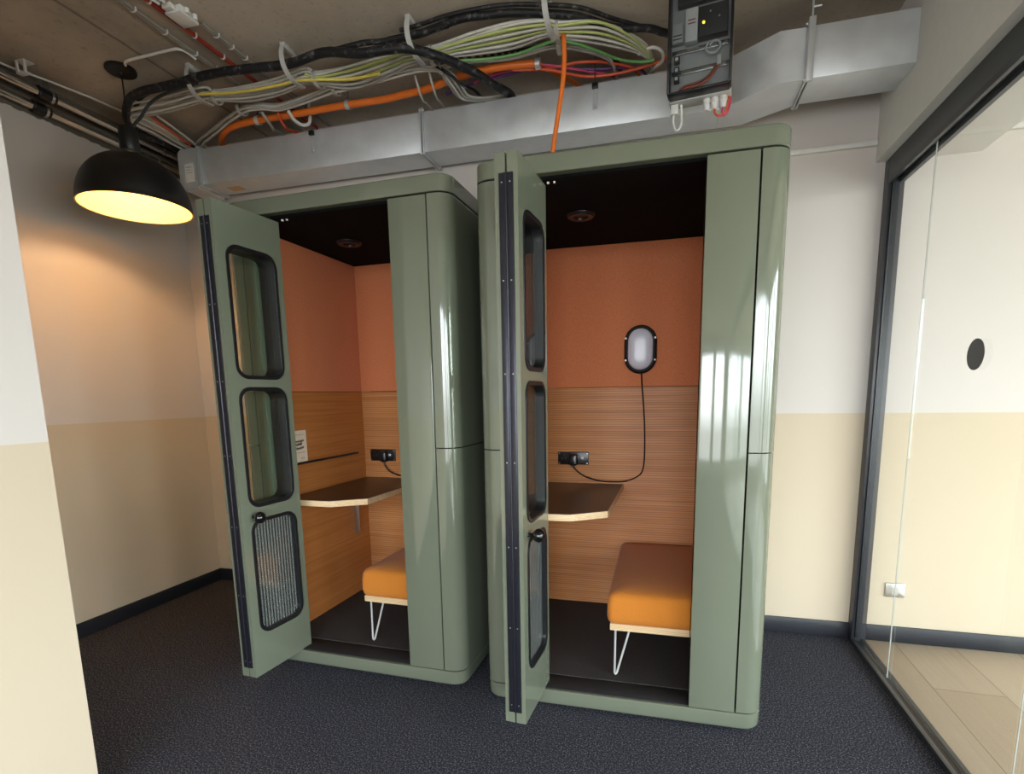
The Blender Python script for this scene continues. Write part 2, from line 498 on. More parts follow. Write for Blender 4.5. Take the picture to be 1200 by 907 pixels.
# ------------------------------------------------------------------ glass partition
J1, J2 = 2.482, 1.640           # joints in the glazing
p1 = struct(MB().box((XG + .004, J1 + .004, .03), (XG + .014, 2.872, 2.2), 'glass').build('window_1'))
f = MB()
f.box((XG - .018, YB - .06, .0), (XG + .045, YB - .001, ZS - .002), 'frame', .002)
f.box((XG - .02, YR, 2.2), (XG + .045, YB - .06, ZS - .002), 'frame', .002)
f.box((XG - .02, YR, 2.178), (XG - .006, YB - .06, 2.2), 'frame')
f.box((XG + .028, YR, 2.178), (XG + .045, YB - .06, 2.2), 'frame')
f.box((XG - .006, YB - .075, .03), (XG + .002, YB - .06, 2.2), 'rub')
f.build('window_frame', p1)
MB().box((XG - .022, YR, 0), (XG - .004, YB - .06, .024), 'frame', .002).box((XG - .004, YR, 0), (XG + .022, YB - .06, .012), 'rub').box((XG + .022, YR, 0), (XG + .04, YB - .06, .024), 'frame', .002).build('floor_track', p1)
MB().box((XG + .005, J1 - .001, .024), (XG + .009, J1 + .002, 2.2), 'grey').build('edge_seal', p1)
d1 = struct(MB().box((XG + .004, J2 + .004, .03), (XG + .014, J1 - .002, 2.2), 'glass').build('door_1'))
tag(MB().lathe([(0, -.0004), (.05, -.0004), (.05, .0008), (0, .0008)], 'black', (XG + .0032, 2.055, 1.375), 'x', 40).build('marker_dot', d1), 'black round marker dot on the glass door')
p2 = struct(MB().box((XG + .004, YR + .05, .03), (XG + .014, J2 - .004, 2.2), 'glass').build('window_2'))
MB().box((XG + .006, J2 - .002, .024), (XG + .009, J2, 2.2), 'grey').build('edge_seal', p2)

# ------------------------------------------------------------------ phone booths
W = 1.065; UJ, UG = .807, .9715; ZB0, ZB1, ZC0, ZC1 = .021, .086, 2.035, 2.10; RC = .062
def shell_outline(sgn, D):
    """rounded side shell (right side); mirrored for the left one"""
    t = .028; u0 = UG + .003
    out = [(u0, 0)]
    n = 8
    for k in range(n + 1):
        a = -PI / 2 + PI / 2 * k / n
        out.append((W - RC + RC * math.cos(a), RC + RC * math.sin(a)))
    for k in range(n + 1):
        a = PI / 2 * k / n
        out.append((W - RC + RC * math.cos(a), D - RC + RC * math.sin(a)))
    out.append((W - .12, D))
    ri = RC - t
    inn = [(W - .12, D - t)]
    for k in range(n + 1):
        a = PI / 2 - PI / 2 * k / n
        inn.append((W - RC + ri * math.cos(a), D - RC + ri * math.sin(a)))
    for k in range(n + 1):
        a = -PI / 2 * k / n
        inn.append((W - RC + ri * math.cos(a), RC + ri * math.sin(a)))
    inn.append((u0, t))
    P = out + inn
    return P if sgn > 0 else [(W - u, v) for u, v in reversed(P)]

def booth(label, loc, rz, D, P0, lw, which):
    b = thing('phone_booth', label, 'phone booth', loc, rz, None)
    iv = D - .04                                   # inner face of the back lining
    # plinth and roof cap
    m = MB()
    m.loft([[(x, y, z) for x, y in rrect(i, i, W - i, D - i, RC - i * .5)] for z, i in ((ZB0, .012), (ZB0 + .006, .004), (ZB0 + .016, 0), (ZB1 - .003, 0), (ZB1, .003))], 'green')
    m.build('base_plinth', b)
    m = MB()
    m.loft([[(x, y, z) for x, y in rrect(i, i, W - i, D - i, RC - i * .5)] for z, i in ((ZC0, .002), (ZC0 + .002, 0), (ZC1 - .009, 0), (ZC1 - .004, .0015), (ZC1 - .001, .005), (ZC1, .010))], 'green')
    m.build('roof_cap', b)
    for u in (.12, W - .12):
        for v in (.1, D - .1):
            MB().cyl((u, v, 0), (u, v, ZB0 + .002), .022, 'black').build('foot', b)
    # rounded corner shells, split half way up
    for sgn in (1, -1):
        o = shell_outline(sgn, D)
        for z0, z1, nm in ((ZB1 + .006, 1.056, 'lower_side_shell'), (1.060, ZC0 - .007, 'upper_side_shell')):
            MB().prism(o, z0, z1, 'green').build(nm, b)
    # straight front panels
    MB().box((UJ, 0, ZB1 + .004), (UG - .003, .03, ZC0 - .007), 'green', .002).box((UJ, .0305, ZB1 + .004), (UJ + .02, .07, ZC0 - .007), 'dark').build('front_panel', b)
    MB().box((W - UG + .003, 0, ZB1 + .004), (.152, .03, ZC0 - .007), 'green', .002).build('front_panel', b)
    MB().box((.12, D - .012, ZB1 + .004), (W - .12, D, ZC0 - .007), 'green', .002).build('back_panel', b)
    # dark carcass just behind the skins
    MB().box((.031, .08, ZB1 + .001), (.05, D - .03, ZC0 - .001), 'dark').box((W - .05, .08, ZB1 + .001), (W - .031, D - .03, ZC0 - .001), 'dark') \
        .box((W - .096, .0325, ZB1 + .001), (W - .055, .078, ZC0 - .001), 'dark').box((.055, .0325, ZB1 + .001), (.096, .078, ZC0 - .001), 'dark') \
        .box((.05, D - .026, ZB1 + .001), (W - .05, D - .014, ZC0 - .001), 'dark').build('carcass', b)
    # linings
    zs = 1.300
    MB().box((.05, .10, ZB1 + .001), (.066, iv, zs - .002), 'woody').build('wood_side_lining', b)
    MB().box((.05, .10, zs + .001), (.066, iv, ZC0 - .012), 'felt').build('felt_side_lining', b)
    MB().box((W - .066, .10, ZB1 + .001), (W - .05, iv, zs - .002), 'woody').build('wood_side_lining', b)
    MB().box((W - .066, .10, zs + .001), (W - .05, iv, ZC0 - .012), 'felt').build('felt_side_lining', b)
    MB().box((.05, iv, ZB1 + .001), (W - .05, iv + .013, zs - .002), 'woodx').build('wood_back_lining', b)
    MB().box((.05, iv, zs + .001), (W - .05, iv + .013, ZC0 - .012), 'felt').build('felt_back_lining', b)
    c = MB().box((.05, .032, ZC0 - .011), (W - .05, iv + .01, ZC0 - .001), 'blackceil').build('ceiling_lining', b)
    MB().lathe([(.0, -.002), (.03, -.004), (.032, -.010), (.052, -.012), (.058, -.006), (.060, 0)], 'rub', (.33, .445, ZC0 - .011)).build('air_vent', c)
    MB().box((.05, .12, ZB1 + .0005), (W - .05, iv, ZB1 + .006), 'mat').build('floor_mat', b)
    MB().box((.155, .012, ZB1 + .0005), (UJ - .001, .118, ZB1 + .004), 'thr', .001).build('threshold', b)
    # desk shelf on the left wall
    zt = .78
    pl = [(.067, .15), (.330, .155), (.474, .252), (.493, iv - .001), (.067, iv - .001)]
    k = MB().prism(pl, zt - .030, zt - .002, 'ply').prism([(x + (.0015 if x < .1 else -.0015), y + (.001 if y < .5 else 0)) for x, y in pl], zt - .002, zt, 'desk').build('desk_shelf', b)
    br = MB()
    for v in (.745,):
        br.box((.0665, v - .018, .462), (.0700, v + .018, zt - .031), 'brass', .001).box((.0700, v - .0195, .462), (.098, v - .0165, zt - .031), 'brass', .0008).box((.0705, v - .015, zt - .035), (.30, v + .015, zt - .0305), 'brass', .001)
        for q in range(4): br.lathe([(0, 0), (.004, 0), (.004, .001), (0, .001)], 'dgrey', (.0700, v + .006, .49 + q * .05), 'x', 10)
    br.build('shelf_bracket', k)
    # narrow ledge on the left wall
    MB().box((.0665, .20, .934), (.082, .785, .944), 'rub', .001).build('card_ledge', b)
    # socket plate
    su0, su1 = (.135, .305) if which == 'R' else (.108, .278)
    s = MB().box((su0, iv - .009, .882), (su1, iv, .952), 'black', .003)
    for q in ((su0 + .008, .944), (su0 + .008, .890), (su1 - .008, .944), (su1 - .008, .890)):
        s.lathe([(0, iv - .0105), (.0035, iv - .0105), (.0035, iv - .008)], 'steel', (q[0], 0, q[1]), 'y', 12)
    s.build('socket_plate', b)
    sp = [o for o in b.children if o.name.startswith('socket_plate')][0]
    MB().box((su1 - .042, iv - .0125, .913), (su1 - .028, iv - .0085, .925), 'wht', .001).build('usb_port', sp)
    h = MB()
    for dx, dz in ((.033, .935), (.024, .915), (.042, .915)):
        h.box((su0 + dx - .003, iv - .0096, dz - .005), (su0 + dx + .003, iv - .0088, dz + .005), 'dgrey')
    h.build('socket_slot', sp)
    # folded double-leaf door
    th = math.radians(4.35); d = Vector((math.sin(th), math.cos(th), 0)); nn = Vector((-math.cos(th), math.sin(th), 0))
    T = .036; gap = .006; z0, z1 = .084, 2.018
    for leaf in (0, 1):
        off = leaf * (T + gap)
        def xf(c, off=off): return Vector((P0[0], P0[1], 0)) + d * c.x + nn * (c.y + off) + Vector((0, 0, c.z))
        wz = [(1.352, 1.866), (.818, 1.312), (.264, .760)]
        ws0, ws1 = .045, lw - .038
        holes = [rrect(ws0, a, ws1, e, .052) for a, e in wz]
        lf = MB().plate([(0, z0), (lw, z0), (lw, z1), (0, z1)], holes, 0, T, 'green', xf).build('door_leaf', b)
        for q, (a, e) in enumerate(wz):
            fr = MB()
            o_ = rrect(ws0, a, ws1, e, .052); i_ = rrect(ws0 + .011, a + .011, ws1 - .011, e - .011, .042)
            o2 = rrect(ws0 - .004, a - .004, ws1 + .004, e + .004, .056)
            fr.loft([[(x, -.004, z) for x, z in o2], [(x, -.005, z) for x, z in rrect(ws0 + .004, a + .004, ws1 - .004, e - .004, .048)], [(x, -.002, z) for x, z in i_],
                     [(x, T + .002, z) for x, z in i_], [(x, T + .005, z) for x, z in rrect(ws0 + .004, a + .004, ws1 - .004, e - .004, .048)], [(x, T + .004, z) for x, z in o2], [(x, T + .0002, z) for x, z in o2], [(x, T + .0002, z) for x, z in o_],
                     [(x, -.0002, z) for x, z in o_], [(x, -.0002, z) for x, z in o2], [(x, -.004, z) for x, z in o2]], 'rub', xf, cap=False)
            fr.build('window_frame', lf)
            g = MB().prism(rrect(ws0 + .009, a + .009, ws1 - .009, e - .009, .042), -.003, .003, 'flute' if q == 2 else 'pane',
                           lambda c: xf(Vector((c.x, T / 2 + c.z, c.y))))
            tag(g.build('window_pane', lf), 'ribbed glass pane' if q == 2 else None)
        hp = MB()
        w0, w1 = (T - .021, T - .0005) if leaf == 0 else (.0005, .021)
        hp.box((-.0035, w0, z0 + .042), (0, w1, z1 - .062), 'blacksteel', .0006, xf)
        nsc = 7
        for q in range(nsc):
            zz = z0 + .07 + (z1 - z0 - .16) * q / (nsc - 1)
            hp.lathe([(0, -.0046), (.0024, -.0046), (.0024, -.003)], 'brass', (0, 0, 0), 'x', 10, xf=lambda c, zz=zz: xf(Vector((c.x, (w0 + w1) / 2 + c.y, zz + c.z))))
        if leaf == 0: hp.tube([(-.004, T + gap / 2, z0 + .042), (-.004, T + gap / 2, z1 - .062)], .0032, 'blacksteel', 10, smooth=False, xf=xf)
        hp.build('hinge_plate', lf)
        if leaf == 0:
            kb = MB().lathe([(.008, 0), (.007, -.012), (.008, -.016), (.014, -.020), (.0225, -.028), (.025, -.038), (.0225, -.048), (.014, -.057), (0, -.061)], 'knob', (.058, 0, .778), 'y', 24, xf=xf)
            kb.build('knob', lf)
    MB().box((.264, .052, ZC0 - .018), (.272, .060, ZC0 - .0115), 'wht', .001).box((.288, .052, ZC0 - .018), (.294, .060, ZC0 - .0115), 'wht', .001).build('door_guide', b)
    return b, iv

bR, ivR = booth('sage green phone booth on the right, with a round-edged wall lamp inside and folded door', (-.699, 1.9336, 0), .0114, .975, (.232, -.237), .31, 'R')
bL, ivL = booth('sage green phone booth on the left beside the black pendant lamp, card propped inside', (-1.8746, 1.9989, 0), -.0258, .915, (.214, -.259), .325, 'L')

def frame_of(loc, rz):
    c, s = math.cos(rz), math.sin(rz)
    return lambda u, v, z: (loc[0] + u * c - v * s, loc[1] + u * s + v * c, z)
fR = frame_of((-.699, 1.9336), .0114); fL = frame_of((-1.8746, 1.9989), -.0258)

def bench(label, fr, rz, iv):
    t = thing('bench', label, 'bench', fr(.74, .52, .092), rz, None)
    x0, x1, y0, y1 = -.255, .25, -.385, iv - .52 - .006          # local
    zc0, zc1 = .238, .368
    rings = []
    for z, i in ((zc0, .012), (zc0 + .008, .003), (zc0 + .03, -.002), (zc0 + .08, -.001), (zc1 - .02, .003), (zc1 - .008, .010), (zc1, .024)):
        rings.append([(x, y, z) for x, y in rrect(x0 + i, y0 + i, x1 - i, y1 - i, .028)])
    for z, i in ((zc1 + .008, .07), (zc1 + .013, .14), (zc1 + .015, .2)):
        rings.append([(x, y, z) for x, y in rrect(x0 + i, y0 + i, x1 - i, y1 - i, .028)])
    MB().loft(rings, 'bench').build('seat_cushion', t)
    MB().box((x0 + .012, y0 + .008, .209), (x1 - .004, y1 - .002, zc0), 'ply', .002).build('seat_board', t)
    for sx, bx in ((1, x0 + .030), (-1, x1 - .03)):
        for by in (y0 + .03, y1 - .04):
            sy = 1 if by < 0 else -1
            a = (bx + .003 * sx, by, .2095); e = (bx + .062 * sx, by + .02 * sy, .2095)
            MB().tube([a, (bx + .001 * sx, by, .016), (bx + .002 * sx, by, .009), (bx + .005 * sx, by + .001 * sy, .0055), (bx + .009 * sx, by + .002 * sy, .009), (bx + .012 * sx, by + .003 * sy, .016), e], .0048, 'lleg', 10, smooth=False)\
                .box((bx - .008 if sx > 0 else bx - .07, by - .012, .2072), (bx + .07 if sx > 0 else bx + .008, by + .03 * 1, .2092), 'steel', .0005).build('hairpin_leg', t)
    return t
bench('burnt orange upholstered bench on hairpin legs in the right booth', fR, .0114, ivR)
bench('burnt orange upholstered bench on hairpin legs in the left booth', fL, -.0258, ivL)

# oval wall lamp with its lead, right booth
lm = thing('wall_lamp', 'oval white bulkhead lamp with black rim on the terracotta felt of the right booth', 'lamp', fR(.572, ivR, 1.49), .0114)
def oval(w_, h_, n=16):
    r = w_; P = []
    for cx, cz, a0 in ((0, h_ - r, 0), (0, -(h_ - r), PI)):
        for k in range(n + 1):
            a = a0 + PI * k / n; P.append((cx + r * math.cos(a), cz + r * math.sin(a)))
    return P
ov = lambda w_, h_, y: [(x, y, z) for x, z in oval(w_, h_)]
MB().loft([ov(.081, .122, -.001), ov(.082, .123, -.02), ov(.079, .120, -.036), ov(.074, .115, -.04), ov(.066, .107, -.04), ov(.064, .105, -.030)], 'rimblack').build('rim_housing', lm)
MB().loft([ov(.064, .105, -.031), ov(.063, .104, -.040), ov(.058, .099, -.050), ov(.045, .084, -.058), ov(.028, .062, -.061), ov(.01, .04, -.0615)], 'opal').build('diffuser', lm)
for sx in (-1, 1):
    for sz in (-.055, .055):
        MB().lathe([(0, -.045), (.005, -.0445), (.005, -.0385)], 'wht', (sx * .0735, 0, sz), 'y', 12).build('screw', lm)
A = lambda u, v, z: (u - .572, v - ivR, z - 1.49)
MB().tube([A(.578, ivR - .012, 1.369), A(.583, ivR - .008, 1.30), A(.596, ivR - .007, 1.15), A(.602, ivR - .007, 1.0), A(.598, ivR - .008, .88), A(.575, ivR - .01, .83), A(.51, ivR - .02, .80), A(.44, ivR - .03, .795), A(.36, ivR - .034, .80), A(.28, ivR - .03, .825), A(.232, ivR - .026, .862), A(.222, ivR - .024, .882)], .0036, 'black', 8, 6).build('lead', lm)
def plug(mb, A, uc):
    mb.loft([[A(uc + x, v, .917 + z) for x, z in rrect(-w_, -h_ - .014, w_, h_, .012)] for v, w_, h_ in ((-.0095, .024, .026), (-.022, .024, .026), (-.034, .020, .022), (-.038, .013, .015))], 'black')
    mb.tube([A(uc, -.024, .888), A(uc, -.024, .872)], .006, 'black', 10, smooth=False)
    return mb
plug(MB(), lambda u, v, z: A(u, ivR + v, z), .222).build('plug', lm)
# plug and lead, left booth
pg = thing('power_lead', 'black plug and lead in the socket inside the left booth', 'power lead', fL(.205, ivL, .917), -.0258)
A2 = lambda u, v, z: (u - .205, v, z - .917)
plug(MB(), A2, .205).build('plug', pg)
MB().tube([A2(.205, -.024, .876), A2(.215, -.024, .855), A2(.25, -.028, .82), A2(.32, -.03, .797), A2(.43, -.04, .793), A2(.52, -.03, .76), A2(.58, -.02, .68), A2(.62, -.012, .6)], .0036, 'black', 8, 5).build('lead', pg)
# card on the ledge, left booth
cd = thing('card', 'cream card with dark handwriting propped on the narrow ledge in the left booth', 'card', fL(.0675, .298, .9445), -.0258)
MB().box((0, -.05, 0), (.0015, .05, .160), 'card').build('paper', cd)
ik = MB()
def stroke(pts, r): ik.tube([(.0018, y, z) for y, z in pts], r, 'ink', 6, 4)
rnd = random.Random(3)
for zc, y0, y1, hh in ((.103, -.032, .028, .007), (.088, -.040, .015, .009), (.068, -.034, .026, .008)):
    n = 15; stroke([(y0 + (y1 - y0) * k / n, zc + (hh if k % 2 else -hh) * rnd.uniform(.45, 1) + .0004 * k) for k in range(n + 1)], .0013)
for zc in (.138, .048): ik.box((.0014, -.036, zc), (.0021, .034, zc + .0012), 'ink')
ik.box((.0014, .0, .014), (.0019, .03, .017), 'gcab2'); ik.box((.0014, .0, .020), (.0019, .03, .023), 'gcab2')
ik.build('handwriting', cd)

# ------------------------------------------------------------------ pendant lamp
LX, LY = -2.53, 2.17
pn = thing('pendant_lamp', 'black dome pendant lamp with warm glowing inside hanging from the concrete ceiling', 'lamp', (LX, LY, ZC))
z = lambda v: v - ZC
MB().lathe([(0, z(ZC)), (.062, z(ZC)), (.064, z(ZC - .004)), (.064, z(ZC - .014)), (.06, z(ZC - .018)), (.012, z(ZC - .02)), (.010, z(ZC - .03)), (0, z(ZC - .03))], 'blackmatt').build('ceiling_rose', pn)
MB().tube([(0, 0, z(ZC - .02)), (.003, 0, z(2.7)), (0, 0, z(2.555))], .0033, 'black', 8).build('cord', pn)
MB().lathe([(0, z(2.562)), (.036, z(2.562)), (.040, z(2.556)), (.042, z(2.462)), (.038, z(2.455)), (0, z(2.455))], 'blackmatt', seg=32).build('lamp_holder', pn)
neck = MB()
for k in range(3):
    a = 2 * PI * k / 3 + .5
    neck.cyl((.026 * math.cos(a), .026 * math.sin(a), z(2.458)), (.034 * math.cos(a), .034 * math.sin(a), z(2.43)), .004, 'steel', 8)
neck.cyl((0, 0, z(2.457)), (0, 0, z(2.393)), .014, 'wht', 16)
neck.build('neck', pn)
RS = .237; ZT = 2.438; ZR = 2.203
prof = []
n = 18
for k in range(n + 1):
    a = PI / 2 * (1 - k / n)
    prof.append((.022 + (RS - .022) * math.cos(a), z(ZR + (ZT - ZR) * math.sin(a))))
sh = MB()
sh.lathe(prof + [(RS + .002, z(ZR - .004)), (RS + .001, z(ZR - .008))], 'blackmatt', seg=64)
sh.build('shade', pn)
MB().lathe([(max(.02, r - .006), h - .006) for r, h in prof] + [(RS - .003, z(ZR - .007)), (RS + .001, z(ZR - .008))], 'shadein', seg=64).build('shade_lining', pn)
MB().lathe([(0, z(2.395)), (.013, z(2.394)), (.016, z(2.390)), (.026, z(2.384)), (.028, z(2.378)), (.026, z(2.372)), (.014, z(2.368)), (0, z(2.367))], 'bulb', seg=24).build('bulb', pn)
L = bpy.data.lights.new('pendant_bulb', 'POINT'); L.energy = 11; L.color = (1.0, .66, .36); L.shadow_soft_size = .035
lo = bpy.data.objects.new('pendant_bulb', L); COL.objects.link(lo); lo.location = (LX, LY, 2.325)

# ------------------------------------------------------------------ ventilation duct
dz0, dz1 = 2.505, 2.695
du = thing('ventilation_duct', 'galvanised rectangular air duct above the booths, running into the white soffit', 'duct', (-1.0, 2.79, 2.6))
O = Vector((-1.0, 2.79, 2.6))
rel = lambda c: Vector(c) - O
def ductbox(x0, x1, y0=2.70, y1=2.88):
    return MB().box((x0, y0, dz0), (x1, y1, dz1), 'zinc', .003, rel)
ductbox(-2.64, -1.242).build('duct_section', du)
ductbox(-1.232, .195).build('duct_section', du)
MB().prism([(.1955, 2.70), (.405, 2.555), (.505, 2.56), (.505, 2.765), (.30, 2.88), (.1955, 2.88)], dz0, dz1, 'zinc', rel).box((.1957, 2.699, dz0 - .002), (.22, 2.701, dz0 + .004), 'zinc', 0, rel).build('duct_elbow', du)
MB().box((.515, 2.555, dz0), (XS + .001, 2.76, dz1), 'zinc', .003, rel).build('duct_section', du)
MB().loft([[(x, y, zz) for x, zz in rrect(-2.795, dz0 - .02, -2.652, dz1 + .012, .03)] for y in (2.695, 2.885)], 'zinc', rel).build('duct_end', du)
def flange(x, y0=2.70, y1=2.88):
    m_ = MB()
    for s in (-.009, .003):
        for a, c in (((x + s, y0 - .014, dz0 - .014), (x + s + .006, y0, dz1 + .014)), ((x + s, y1, dz0 - .014), (x + s + .006, y1 + .014, dz1 + .014)),
                     ((x + s, y0, dz0 - .014), (x + s + .006, y1, dz0)), ((x + s, y0, dz1), (x + s + .006, y1, dz1 + .014))):
            m_.box(a, c, 'galv', .001, rel)
    for yy, zz in ((y0 - .006, dz0 - .006), (y0 - .006, dz1 + .006), (y1 + .006, dz0 - .006)):
        m_.cyl((x - .014, yy, zz), (x + .014, yy, zz), .005, 'galv', 8, rel)
    return m_.build('duct_flange', du)
flange(-1.237); flange(-2.646); flange(.510, 2.556, 2.762)
MB().cyl((.515, 2.535, dz1 - .14), (.515, 2.535, ZC - .001), .004, 'galv', 8, rel).box((.503, 2.528, dz0 - .02), (.527, 2.541, dz1 + .02), 'galv', .001, rel).cyl((.515, 2.535, dz1 + .055), (.545, 2.535, dz1 + .055), .004, 'galv', 8, rel).build('hanger_rod', du)
tag(MB().box((-2.752, 2.6935, 2.526), (-2.690, 2.695, 2.626), 'sticker', 0, rel).box((-2.744, 2.6928, 2.604), (-2.70, 2.6936, 2.608), 'gcab2', 0, rel).box((-2.744, 2.6928, 2.590), (-2.71, 2.6936, 2.593), 'gcab2', 0, rel).box((-2.744, 2.6928, 2.575), (-2.70, 2.6936, 2.578), 'gcab2', 0, rel).build('label_sticker', du), 'white label on the duct end')
tag(MB().box((-2.545, 2.775, dz0 - .0012), (-2.455, 2.835, dz0), 'tan', 0, rel).build('label_sticker', du), 'tan label on the duct underside')
for x, lab in ((-1.884, 'perforated steel strap hanger holding the duct above the left booth'), (-.357, 'perforated steel strap hanger holding the duct above the right booth')):
    h = thing('duct_hanger', lab, 'hanger', (x, 2.695, ZC))
    MB().cyl((0, -.004, -.0005), (0, -.004, 2.67 - ZC), .0032, 'steel', 8).build('rod', h)
    MB().box((-.014, -.012, 2.668 - ZC), (.014, .0035, 2.69 - ZC), 'rub', .002).build('rubber_pad', h)
    s = MB().plate([(-.012, 2.582 - ZC), (.012, 2.582 - ZC), (.012, 2.668 - ZC), (-.012, 2.668 - ZC)],
                   [[(.004 * math.cos(a), zz - ZC + .004 * math.sin(a)) for a in [2 * PI * k / 8 for k in range(8)]] for zz in (2.61, 2.628, 2.646)], .0015, .0035, 'galv')
    s.lathe([(0, -.006), (.006, -.005), (.006, .0015)], 'galv', (0, 0, 2.595 - ZC), 'y', 6)
    s.build('perforated_strap', h)

# ------------------------------------------------------------------ electrical box
eb = thing('distribution_box', 'grey electrical box with smoked clear cover hanging at the ceiling', 'electrical box', (-.030, 2.302, 2.395), -.125)
eb_h = ZC - 2.395 - .001; EW = .232
MB().box((.001, .056, 0), (EW - .001, .118, eb_h), 'grey', .004).build('back_box', eb)
cv = MB()
t_ = .004
cv.box((.009, .0005, .012), (EW - .009, t_, eb_h - .01), 'smoke')
cv.box((.0, .0, .010), (.009, .055, eb_h - .008), 'rub', .001).box((EW - .009, 0, .010), (EW, .055, eb_h - .008), 'rub', .001)
cv.box((.006, 0, .004), (EW - .006, .055, .011), 'rub', .001).box((.006, 0, eb_h - .009), (EW - .006, .055, eb_h - .004), 'rub', .001)
cv.build('clear_cover', eb)
tag(MB().box((.062, .02, .185), (.106, .054, .297), 'wht', .002).box((.070, .0195, .255), (.098, .0205, .259), 'brown').box((.070, .0195, .243), (.098, .0205, .247), 'brown').build('relay_module', eb), 'white module')
def dot(mb, r, m_, u, zz): return mb.lathe([(0, .0165), (r, .0165), (r, .0185)], m_, (u, 0, zz), 'y', 10)
tag(dot(dot(dot(MB().box((.109, .018, .190), (.212, .054, .292), 'dgrey', .002), .0055, 'led', .127, .236), .003, 'wht', .15, .268), .003, 'wht', .182, .245).build('relay_module', eb), 'dark module with amber light')
MB().box((.03, .03, .318), (.2, .054, .372), 'dgrey', .003).build('breaker_row', eb)
MB().box((.012, .03, .196), (.052, .054, .262), 'grey', .002).box((.016, .0295, .206), (.048, .0305, .210), 'dgrey').box((.016, .0295, .218), (.048, .0305, .222), 'dgrey').build('terminal_cover', eb)
rl = MB()
for zz in (.088, .160): rl.box((.012, .045, zz), (EW - .012, .054, zz + .016), 'steel', .001)
rl.build('mounting_rail', eb)
tb = MB()
for zz in (.058, .088, .126): tb.box((.022, .026, zz), (.042, .044, zz + .022), 'dgrey', .001).box((.026, .0252, zz + .006), (.037, .027, zz + .017), 'wht')
tb.box((.178, .030, .090), (.193, .044, .122), 'wht', .001)
tb.build('terminal_block', eb)
MB().tube([(.035, .04, .022), (.06, .035, .040), (.11, .035, .044), (.15, .035, .060), (.178, .038, .096)], .0045, 'brown', 8).tube([(.04, .042, .024), (.07, .04, .036), (.12, .04, .037), (.155, .04, .056), (.185, .042, .096)], .0035, 'rocab', 8).tube([(.145, .03, .17), (.138, .026, .150), (.150, .025, .132), (.172, .026, .130), (.188, .028, .146), (.184, .03, .165), (.165, .03, .172), (.15, .03, .16)], .004, 'gcab', 8).build('inner_wire', eb)
def gland(u, big=False):
    m_ = MB()
    if big: m_.box((u - .014, .07, -.034), (u + .014, .102, .0005), 'wht', .003)
    else: m_.lathe([(0, .001), (.013, .001), (.015, -.004), (.015, -.014), (.012, -.016), (.012, -.03), (.009, -.04), (0, -.041)], 'wht', (u, .086, 0), 'z', 14)
    return m_.build('cable_gland', eb)
gland(.022, True); gland(.142); gland(.172); gland(.203)
MB().tube([(.018, .086, -.032), (.017, .086, -.06), (.026, .084, -.088), (.040, .084, -.088), (.049, .086, -.06), (.046, .086, -.0)], .0045, 'wht', 8).build('looped_lead', eb)
tag(MB().tube([(.172, .086, -.038), (.176, .084, -.058), (.192, .08, -.07), (.21, .084, -.058), (.224, .09, -.02), (.222, .1, .0)], .004, 'rocab', 8).build('looped_lead', eb), 'orange looped lead')
tag(MB().tube([(.203, .086, -.038), (.200, .084, -.056), (.206, .08, -.072), (.22, .084, -.06), (.229, .09, -.02), (.228, .1, .0)], .0035, 'pkcab', 8).build('looped_lead', eb), 'pink looped lead')

# ------------------------------------------------------------------ cables
MAIN = [(-2.727, 2.361, .051, -.064), (-2.593, 2.358, .05, -.06), (-2.455, 2.358, .05, -.056), (-2.229, 2.345, .048, -.049), (-2.185, 2.373, .018, -.018), (-2.031, 2.405, .056, -.051), (-1.843, 2.4, .054, -.045), (-1.668, 2.364, .04, -.03), (-1.618, 2.393, .029, -.021), (-1.464, 2.428, .072, -.046), (-1.282, 2.406, .069, -.039), (-1.138, 2.376, .05, -.025), (-1.028, 2.378, .032, -.015), (-.934, 2.375, .043, -.017), (-.815, 2.37, .058, -.021), (-.662, 2.365, .067, -.02), (-.514, 2.358, .04, -.009), (-.466, 2.383, .041, -.008), (-.316, 2.45, .075, -.01), (-.201, 2.541, .057, -.004), (-.122, 2.641, .024, -.001), (-.10, 2.76, .02, 0), (-.10, 2.91, .02, 0)]
TAIL = [(-2.800, 2.905), (-2.790, 2.70), (-2.772, 2.56), (-2.775, 2.44)]
def cable(name, label, group, mat, r, pts, sub=5, seg=8, cat='cable'):
    return tag(MB().tube(pts, r, mat, seg, sub).build(name), label, cat, group)
rg = random.Random(11)
spec = [(m_, 0) for m_ in ('ygcab', 'gcab', 'gcab', 'gcab', 'ygcab', 'gcab2', 'ygcab', 'gcab', 'gcab', 'gcab', 'gcab2', 'gcab', 'gcab2', 'gcab', 'gcab')]
names = {'ygcab': ('cable', 'thin yellow-green cable in the long bundle under the concrete ceiling', 'yellow-green cables in the bundle'),
         'gcab': ('cable', 'pale grey cable in the long strapped bundle under the concrete ceiling', 'pale grey cables in the bundle'),
         'gcab2': ('cable', 'warm grey cable in the long strapped bundle under the concrete ceiling', 'warm grey cables in the bundle')}
for i, (mt, t) in enumerate(spec):
    pts = []
    row, colm = i % 3, i // 3
    t = -1 + .44 * colm + (0, .15, .3)[row]
    ph = (0.4, 2.6, 4.5)[row]; amp = .16; zz0 = 2.7405 + .0125 * row
    if mt != 'ygcab':
     for k, (x, y) in enumerate(TAIL): pts.append((x + t * .045, y, zz0))
    for k, (x, y, wy, wx) in enumerate(MAIN):
        if mt == 'ygcab' and k < 7: continue
        tt = t + amp * math.sin(ph + k * .9) * min(1, wy / .05)
        zz = zz0; wy = max(wy, .0275)
        pts.append((x + wx * tt * .9, y + wy * tt, zz))
    nm, lb, g = names[mt]
    cable(nm, lb, g, mt, rg.uniform(.0050, .0059), pts, 4)
Z = lambda pts, z_: [(x, y, z_) for x, y in pts]
